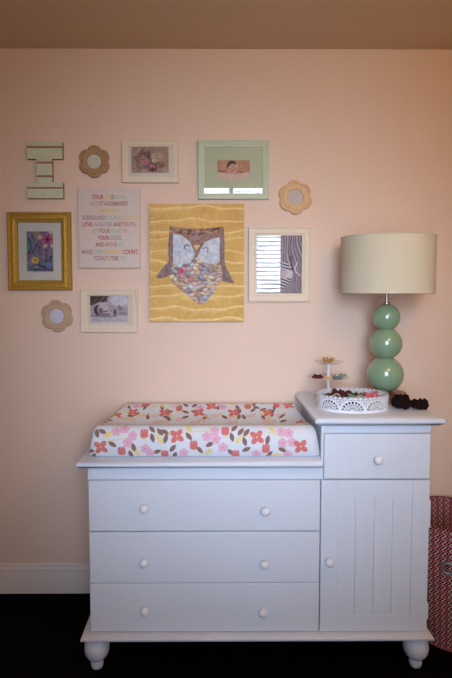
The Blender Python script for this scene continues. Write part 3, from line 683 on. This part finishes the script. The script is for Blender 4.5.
body = p.inside([(22, 24), (30, 26), (36, 36), (33, 46), (26, 52), (10, 54), (4, 46), (10, 30)])
st = np.sin((p.Y*1.0-p.X*.35+.012*(p.X-26)**2*(np.where(p.Y > 38, -1, 1)))*2.1)
p.put(np.where(body, -9, 9), (212, 198, 202)); p.put(np.where(body & (st > .1) & ((p.Y < 34) | (p.Y > 41)), -9, 9), (44, 34, 42)); p.ell(24, 37.5, 5.5, 4.2, (196, 172, 170), soft=1.2)
p.ell(34, 51, 9, 4, (150, 134, 142), rot=-.4, soft=2)
p.noise(10, 24, seed=9)
p.flat('photo', px[0]-.001, px[1]+.001, pz[0]-.001, pz[1]+.001, -.0049, PAINTG, t)
glass(t, x0+.038, x1-.038, z0+.038, z1-.038, -.008)

# ornate gold frame
x0, x1, z0, z1 = -.921, -.640, 1.441, 1.786; px, pz = (-.842, -.722), (1.5235, 1.7035)
t = frame('photo_frame', 'ornate gold picture frame with a colourful flower picture in a cream mat', x0, x1, z0, z1,
          [(0, -.001), (0, -.020), (.004, -.026), (.010, -.027), (.014, -.023), (.020, -.024), (.028, -.027), (.035, -.024), (.039, -.019), (.043, -.018), (.045, -.012), (.045, -.001)], GOLD)
panel(t, 'backing', x0+.004, x1-.004, z0+.004, z1-.004, -.004, -.0012, BACK)
m = MB()
def beadrow(i, y, r, step):
    X0_, X1_, Z0_, Z1_ = x0+i, x1-i, z0+i, z1-i; nx = int((X1_-X0_)/step); nz = int((Z1_-Z0_)/step)
    for k in range(nx+1):
        for z in (Z0_, Z1_): m.sphere((X0_+(X1_-X0_)*k/nx, y, z), r, 8, sq=(1, .7, 1))
    for k in range(1, nz):
        for x in (X0_, X1_): m.sphere((x, y, Z0_+(Z1_-Z0_)*k/nz), r, 8, sq=(1, .7, 1))
beadrow(.008, -.0265, .0032, .0075); beadrow(.0395, -.0185, .0022, .0055); beadrow(.027, -.0265, .0042, .0125)
m.build('beading', GOLDB, t, smooth=180)
matboard(t, (x0+.044, x1-.044), (z0+.044, z1-.044), px, pz, -.0065, CREAMMAT)
p = Pic(28, 42, 4, (138, 120, 138)); p.noise(26, 8, (1, .85, 1), seed=10)
for k in range(16): p.line([(RS.uniform(0, 28), RS.uniform(0, 42)) for _ in range(2)], RS.uniform(.5, 1.4), [(96, 116, 128), (140, 96, 120), (166, 130, 140), (70, 60, 78), (120, 140, 160)][k % 5], a=.8, soft=.8)
p.ell(1.6, 15, 3, 6.5, (92, 150, 128), soft=1); p.arc(1.6, 15, 3.4, 7, .8, (50, 48, 70), 270, 90); p.line([(0, 24), (6, 22), (10, 17), (13, 11)], .9, (58, 50, 74), soft=.6); p.line([(10, 34), (17, 36), (24, 40), (28, 41)], 1, (64, 52, 78), soft=.6); p.arc(28, 32, 4, 7, 1, (60, 52, 70), 100, 250)
p.poly([(6, 0), (14, 0), (13, 6), (8, 8)], (170, 140, 110), .7)
for k in range(12):
    a = 2*PI*k/12; p.ell(21.5+3.7*math.cos(a), 8.5+3.9*math.sin(a), 3.2, 1.5, (206, 116, 150) if k % 2 else (178, 84, 124), rot=a, soft=.6)
for k in range(9):
    a = 2*PI*k/9+.2; p.line([(22, 8.5), (22+3*math.cos(a), 8.5+3.2*math.sin(a))], .7, (88, 30, 62))
p.ell(22, 8.6, 1.4, 1.5, (60, 18, 44))
for q in ((14, 6.5), (25.5, 1.5), (19.5, 15.5), (27, 15)): p.ell(*q, 2.2, 2, (232, 204, 150), soft=.7)
for k in range(9):
    a = 2*PI*k/9; p.ell(9+2.3*math.cos(a), 30+2.1*math.sin(a), 1.7, 1.3, (232, 194, 88), rot=a, soft=.5)
p.ell(9, 30, 1.8, 1.6, (190, 150, 60)); p.ell(18, 33, 2.6, 1.6, (94, 156, 120), soft=.8); p.ell(22.5, 35, 2.6, 3.4, (112, 140, 186), soft=.8); p.ell(3.5, 38, 2.4, 2.2, (76, 128, 116), soft=.8); p.poly([(7, 37), (13, 37), (13, 42), (7, 42)], (80, 84, 110)); p.ell(10, 37.4, 3, .5, (210, 190, 130))
for k in range(14): p.ell(RS.uniform(4, 24), RS.uniform(12, 28), .7, .7, (190, 110, 130), soft=.5)
p.noise(14, 26, seed=11); p.flat('picture', px[0]-.001, px[1]+.001, pz[0]-.001, pz[1]+.001, -.0049, PAINTG, t)
glass(t, x0+.0445, x1-.0445, z0+.0445, z1-.0445, -.0115)

# word print on canvas
x0, x1, z0, z1 = -.606, -.3325, 1.540, 1.8925
CANV = mat('pale_canvas', (222, 206, 196), .9, spec=.08, bump=.25, bscale=420, vary=.05, vscale=90)
T2 = thing('picture_canvas', 'pale canvas print of rainbow capital letters beginning YOUR LIFE IS NOW', 'wall art', ((x0+x1)/2, 0, (z0+z1)/2))
panel(T2, 'canvas', x0, x1, z0, z1, -.020, -.0002, CANV, bevel=.002)
PAL = {'r': (196, 74, 96), 'm': (168, 128, 134), 'n': (176, 200, 178), 'y': (232, 200, 120), 'b': (168, 106, 92), 'p': (206, 122, 124), 'l': (182, 160, 172), 'o': (226, 164, 112), 't': (206, 178, 140)}
keys = list(PAL); inks = [mat('ink_'+k, [v*.72+w_*.28 for v, w_ in zip(PAL[k], (214, 194, 180))], .9, spec=.05) for k in keys]
LINES = [(72, 105, 325, [('YOUR', 'r'), ('LIFE', 'y'), ('IS', 'm'), ('NOW.', 'n')]), (115, 92, 340, [('SEIZE', 't'), ('IT', 'b'), ('AND', 'm'), ('MAKE', 'b'), ('IT', 'b')]),
 (160, 150, 282, [('AMAZING.', 'y')]), (207, 42, 392, [('SURROUND', 'm'), ('YOURSELF', 'n'), ('WITH', 'y')]), (250, 42, 392, [('LOVE', 'r'), ('LAUGHTER', 'l'), ('AND', 'b'), ('TRUTH.', 'p')]),
 (293, 103, 332, [('LET', 't'), ('YOUR', 'm'), ('HEART', 'n'), ('BE', 'o')]), (338, 140, 297, [('YOUR', 'r'), ('GUIDE.', 'l')]), (382, 123, 310, [('AND', 'b'), ('ABOVE', 'p'), ('ALL', 'n')]),
 (430, 35, 403, [('MAKE', 'm'), ('EVERY', 'n'), ('MOMENT', 'y'), ('COUNT.', 'r')]), (472, 112, 328, [('TODAY', 'm'), ('IS', 'o'), ('THE', 'b'), ('DAY.', 'n')])]
vl = bpy.context.view_layer
def word(txt):
    cu = bpy.data.curves.new('word', 'FONT'); cu.body = txt; cu.size = 1; cu.offset = .035; cu.extrude = .0; o = bpy.data.objects.new('word', cu); C.objects.link(o); vl.update()
    me = bpy.data.meshes.new_from_object(o.evaluated_get(bpy.context.evaluated_depsgraph_get()))
    vs = [tuple(v.co) for v in me.vertices]; fs = [tuple(p_.vertices) for p_ in me.polygons]
    C.objects.unlink(o); bpy.data.objects.remove(o); bpy.data.curves.remove(cu); bpy.data.meshes.remove(me); return vs, fs
lt = MB()
for zy, a, b_, ws in LINES:
    cur = 0; parts = []
    for wd, k in ws:
        vs, fs = word(wd); mn = min(v[0] for v in vs); mxx = max(v[0] for v in vs); parts.append(([(v[0]-mn+cur, v[1]) for v in vs], fs, k)); cur += mxx-mn+.07
    cur -= .07; sx = (b_-a)/400*.2735/cur; xs0 = x0+(a-15)/400*.2735; zc = z1-(zy-12)/525*.3525; hgt = .0188; szz = hgt/.73
    for vs, fs, k in parts: lt.add([(xs0+x*sx, -.0204, zc-hgt/2+y*szz) for x, y in vs], fs, keys.index(k))
lt.build('lettering', inks, T2, smooth=0)

# owl canvas: local units follow the painted area 95 x 118
x0, x1, z0, z1 = -.2915, .128, 1.302, 1.8215
T3 = thing('picture_canvas', 'large mustard yellow canvas with a cut paper owl collage in the middle of the wall', 'wall art', ((x0+x1)/2, 0, (z0+z1)/2))
panel(T3, 'canvas', x0, x1, z0, z1, -.024, -.0002, mat('mustard_canvas_edge', (196, 150, 84), .9, spec=.1))
p = Pic(95, 118, 2.6, (222, 178, 104)); p.noise(9, 7, (1, 1, .9), seed=20)
for k in range(11):
    yb_ = 4+k*11+RS.uniform(-2, 2); pts = [(x, yb_+1.5*math.sin(x*.09+k)+.8*math.sin(x*.2+k*2)) for x in range(-4, 100, 3)]
    p.line(pts, RS.uniform(1.0, 2.2), (242, 214, 152), a=.8, soft=1.2); p.line([(x, y+2.4) for x, y in pts][k % 5:20+k], 1.0, (232, 196, 126), a=.7, soft=1)
p.noise(6, 40, seed=22)
for fx in (37, 60): p.poly([(fx-6, 96), (fx+1, 86), (fx+7, 96)], (240, 206, 132), .8)
p.flat('painted_ground', x0+.0003, x1-.0003, z0+.0003, z1-.0003, -.0245, PAINT, T3)
# owl collage (own relief part): drawing units = px of the canvas, origin at its top left
def U(x, y): return (x/4.76+1, (y)/4.76+11.5)
BODY = [U(*q) for q in ((92, 48), (98, 52), (170, 60), (260, 62), (352, 52), (354, 130), (356, 232), (403, 325), (370, 320), (336, 312), (318, 350), (296, 385), (262, 418), (240, 430), (212, 414), (160, 370), (115, 332), (97, 310), (91, 286), (60, 300), (22, 298), (50, 258), (86, 218), (84, 150))]
p = Pic(95, 118, 2.6, (150, 120, 108))
# paper scallops
gx, gy = np.meshgrid(np.arange(12, 84, 5.6), np.arange(50, 108, 3.6)); sc = []
cols = [(214, 186, 168), (190, 170, 170), (204, 168, 146), (172, 172, 188), (224, 204, 176), (150, 136, 146), (210, 192, 184), (196, 206, 216), (218, 184, 152), (176, 150, 138), (228, 208, 170), (206, 150, 156)]
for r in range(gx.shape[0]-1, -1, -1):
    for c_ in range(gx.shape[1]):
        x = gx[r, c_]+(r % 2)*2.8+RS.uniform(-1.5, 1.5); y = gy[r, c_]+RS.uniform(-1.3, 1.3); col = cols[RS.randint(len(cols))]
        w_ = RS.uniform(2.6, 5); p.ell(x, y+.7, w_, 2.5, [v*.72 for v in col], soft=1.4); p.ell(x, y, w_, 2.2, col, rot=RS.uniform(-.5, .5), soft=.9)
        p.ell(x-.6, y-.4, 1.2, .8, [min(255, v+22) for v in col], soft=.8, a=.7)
# wings and side bands: dark speckled paper
dark = [[U(86, 100), U(110, 100), U(108, 215), U(92, 300), U(15, 305), U(50, 255), U(84, 215)], [U(330, 95), U(360, 95), U(360, 230), U(410, 330), U(336, 316), U(346, 270), U(330, 225)]]
for q in dark: p.poly(q, (142, 120, 120))
for k in range(260):
    x = RS.uniform(0, 95); y = RS.uniform(28, 84)
    for q in dark:
        xx = [a for a, _ in q]
        if min(xx) < x < max(xx): p.ell(x, y, .5, .5, (186, 166, 156) if k % 2 else (92, 72, 76), soft=.4, a=.6 if p.inside(q)[min(p.H-1, int(y*2.6)), min(p.W-1, int(x*2.6))] else 0)
# brow band
p.poly([U(88, 45), U(360, 45), U(360, 100), U(300, 100), U(235, 150), U(212, 150), U(170, 105), U(88, 95)], (158, 126, 112)); 
for k in range(26):
    x = RS.uniform(95, 345); y = RS.uniform(58, 92); a_ = U(x, y); p.ell(*a_, RS.uniform(1.5, 4.5), RS.uniform(.8, 1.6), [(110, 78, 68), (176, 142, 120), (90, 62, 60), (196, 158, 130), (150, 112, 90)][k % 5], rot=RS.uniform(-.3, .3), a=.8, soft=.8)
p.ell(*U(228, 76), 1.8, 1.6, (214, 140, 120)); p.ell(*U(222, 104), 2.6, 3.2, (150, 134, 138), soft=.6)
for s_ in (-1, 1):
    cx = 150 if s_ < 0 else 288; q = [U(108, 86), U(150, 94), U(185, 122), U(206, 165), U(207, 200), U(190, 224), U(150, 234), U(108, 226)] if s_ < 0 else [U(330, 104), U(296, 110), U(256, 130), U(236, 170), U(228, 200), U(248, 222), U(290, 230), U(330, 222)]
    p.poly(q, (204, 210, 220)); ins = p.inside(q)
    for k in range(22):
        a_ = U(cx+RS.uniform(-50, 50), RS.uniform(100, 225)); d = ((p.X-a_[0])/3.2)**2+((p.Y-a_[1])/1.5)**2-1; p.put(np.where(ins, d, 9), [(214, 220, 226), (186, 198, 214), (220, 206, 196)][k % 3], .5, soft=.8)
p.arc(*U(175, 152), 2.6, 2.6, 1.1, (104, 84, 92), 150, 350); p.arc(*U(264, 164), 2.4, 2.4, 1.0, (150, 146, 158), 190, 60)
p.poly([U(206, 142), U(236, 142), U(221, 166)], (236, 206, 140)); p.ell(*U(220, 185), 1.5, 3.4, (150, 118, 104), soft=.6)
p.ell(*U(145, 264), 3, 3, (206, 98, 116), soft=.6); p.ell(*U(262, 288), 2.2, 1.8, (206, 190, 150), soft=.6)
p.noise(16, 44, seed=31)
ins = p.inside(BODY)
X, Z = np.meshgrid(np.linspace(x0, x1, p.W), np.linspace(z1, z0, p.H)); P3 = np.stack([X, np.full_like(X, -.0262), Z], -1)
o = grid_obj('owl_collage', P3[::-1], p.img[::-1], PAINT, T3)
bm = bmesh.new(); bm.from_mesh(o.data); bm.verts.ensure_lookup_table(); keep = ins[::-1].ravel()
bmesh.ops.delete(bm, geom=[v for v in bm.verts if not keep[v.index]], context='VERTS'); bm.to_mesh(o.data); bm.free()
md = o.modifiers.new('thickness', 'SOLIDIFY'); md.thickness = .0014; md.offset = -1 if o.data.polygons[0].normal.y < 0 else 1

# wooden letter I: mint boards with bare brown gaps
T4 = thing('letter_sign', 'wooden capital letter I with pale mint stripes at the upper left', 'wall letter', (-.75, 0, 1.966))
LI = [(-.829, 1.845), (-.6725, 1.845), (-.6725, 1.914), (-.7185, 1.914), (-.7185, 2.016), (-.6725, 2.016), (-.6725, 2.089), (-.8275, 2.089), (-.8275, 2.016), (-.787, 2.016), (-.787, 1.914), (-.829, 1.914)]
MB().poly(LI, -.020, -.001).build('wooden_back', mat('brown_letter_wood', (166, 120, 96), .85, vary=.15, vscale=40), T4, smooth=0)
MW = mat('worn_mint_paint', (206, 212, 184), .8, spec=.15, bump=.3, bscale=90, vary=.08, vscale=70)
m = MB()
def bd(a, c2, lo, hi): m.box(a, c2, -.025, -.0198, lo, hi)
bd(-.8275, -.6725, 2.071, 2.089); bd(-.8275, -.6725, 2.016, 2.062); bd(-.787, -.7185, 2.004, 2.016); bd(-.787, -.7185, 1.945, 1.995); bd(-.787, -.7185, 1.914, 1.936); bd(-.829, -.6725, 1.894, 1.914); bd(-.829, -.6725, 1.845, 1.886)
m.build('painted_boards', MW, T4, bevel=.0012)
T4.location.x += .003

DOT = mat('dark_dot', (90, 80, 60), .7)
# three flower shaped mirrors
def flower(cx, cz, R, rot, label, fm, cm, ri=.44):
    t = thing('flower_mirror', label, 'wall decoration', (cx, 0, cz), 'flower shaped wall mirrors')
    def outl(k, n=96):
        out = []
        for i in range(n):
            a = 2*PI*i/n; r = R*k*(.80+.20*abs(math.cos(3*(a-rot)))**.55); out.append((cx+r*math.cos(a), cz+r*math.sin(a)))
        return out
    n = 96; vs = []; fs = []; prof = [(1, -.001, 1), (1, -.010, 1), (.985, -.013, 1), (.93, -.0160, 1), (.87, -.0160, 1), (.845, -.0125, 1), (.80, -.0130, .9), (.77, -.0165, .8), (.62, -.0160, .3), (ri+.03, -.0150, 0), (ri, -.0125, 0), (ri, -.006, 0)]
    for (k, y, sc_) in prof:
        o_ = outl(k)
        for i in range(n):
            a = 2*PI*i/n; rc = R*k*(.9 if sc_ < 1 and sc_ > 0 else 1); x, z = o_[i]
            vs.append((x*sc_+(cx+rc*math.cos(a))*(1-sc_), y, z*sc_+(cz+rc*math.sin(a))*(1-sc_)))
    for j in range(len(prof)-1):
        for i in range(n): fs.append((j*n+i, j*n+(i+1) % n, (j+1)*n+(i+1) % n, (j+1)*n+i))
    fs.append(tuple(range(n))[::-1]); MB().add(vs, fs).build('petal_frame', fm, t, smooth=40)
    m = MB(); r2 = R*(ri+.01); m.lathe([(.001, .006), (r2, .006), (r2, .0085), (r2*.96, .0092), (.001, .0092)], (cx, 0, cz), 64, axis='y'); m.build('centre_disc', cm, t, smooth=40)
    for k in range(2): MB().sphere((cx+R*.16*(1-2*k), -.0095, cz+R*(.12-.3*k)), .0016, 8).build('dot', DOT, t)
    return t
flower(-.534, 2.008, .071, PI/6+PI/3, 'brown gold flower shaped mirror right of the letter I', mat('aged_brown_petal', (176, 138, 100), .6, vary=.25, vscale=60, bump=.3, bscale=120), mat('pale_mint_centre', (206, 204, 182), .7, vary=.06, vscale=60))
flower(-.710, 1.3255, .073, PI/2+.12, 'pale wood flower shaped mirror below the ornate gold frame', WOODF, mat('pale_lilac_centre', (206, 204, 220), .7, vary=.05, vscale=60))
flower(.355, 1.853, .0765, PI/2+.1, 'cream gold flower shaped mirror above the hair photo frame', mat('pale_gold_petal', (222, 182, 134), .6, vary=.2, vscale=50, bump=.25, bscale=100), mat('grey_rose_centre', (196, 184, 176), .6, vary=.05, vscale=60))

# ------------------------------------------------------------------ light, world, camera
ld = bpy.data.lights.new('window_daylight', 'AREA'); ld.shape = 'RECTANGLE'; ld.size = 1.45; ld.size_y = 1.9; ld.energy = 80; ld.color = (.60, .76, 1.0); ld.spread = math.radians(60)
lo = bpy.data.objects.new('window_daylight', ld); C.objects.link(lo); lo.location = ((WX0+WX1)/2, YB-.42, (WZ0+WZ1)/2+.02); lo.rotation_euler = (math.radians(90-8), 0, 0)

wd = bpy.data.worlds.new('World'); bpy.context.scene.world = wd; wd.use_nodes = True
wd.node_tree.nodes['Background'].inputs[0].default_value = (.6, .75, 1, 1); wd.node_tree.nodes['Background'].inputs[1].default_value = .3
cam = bpy.data.cameras.new('camera'); co = bpy.data.objects.new('camera', cam); C.objects.link(co)
cam.sensor_fit = 'VERTICAL'; cam.sensor_height = 36; cam.sensor_width = 24; cam.lens = 522/678*36
cam.shift_y = -20/678; cam.shift_x = 8/678
co.location = (0, -2.35, 1.443); co.rotation_euler = (math.radians(90-3.2), 0, math.radians(-.3)); cam.clip_start = .01
sc = bpy.context.scene; sc.camera = co
sc.view_settings.view_transform = 'Standard'; sc.view_settings.look = 'None'; sc.view_settings.gamma = 1; sc.view_settings.exposure = -1.8; sc.view_settings.use_curve_mapping = False
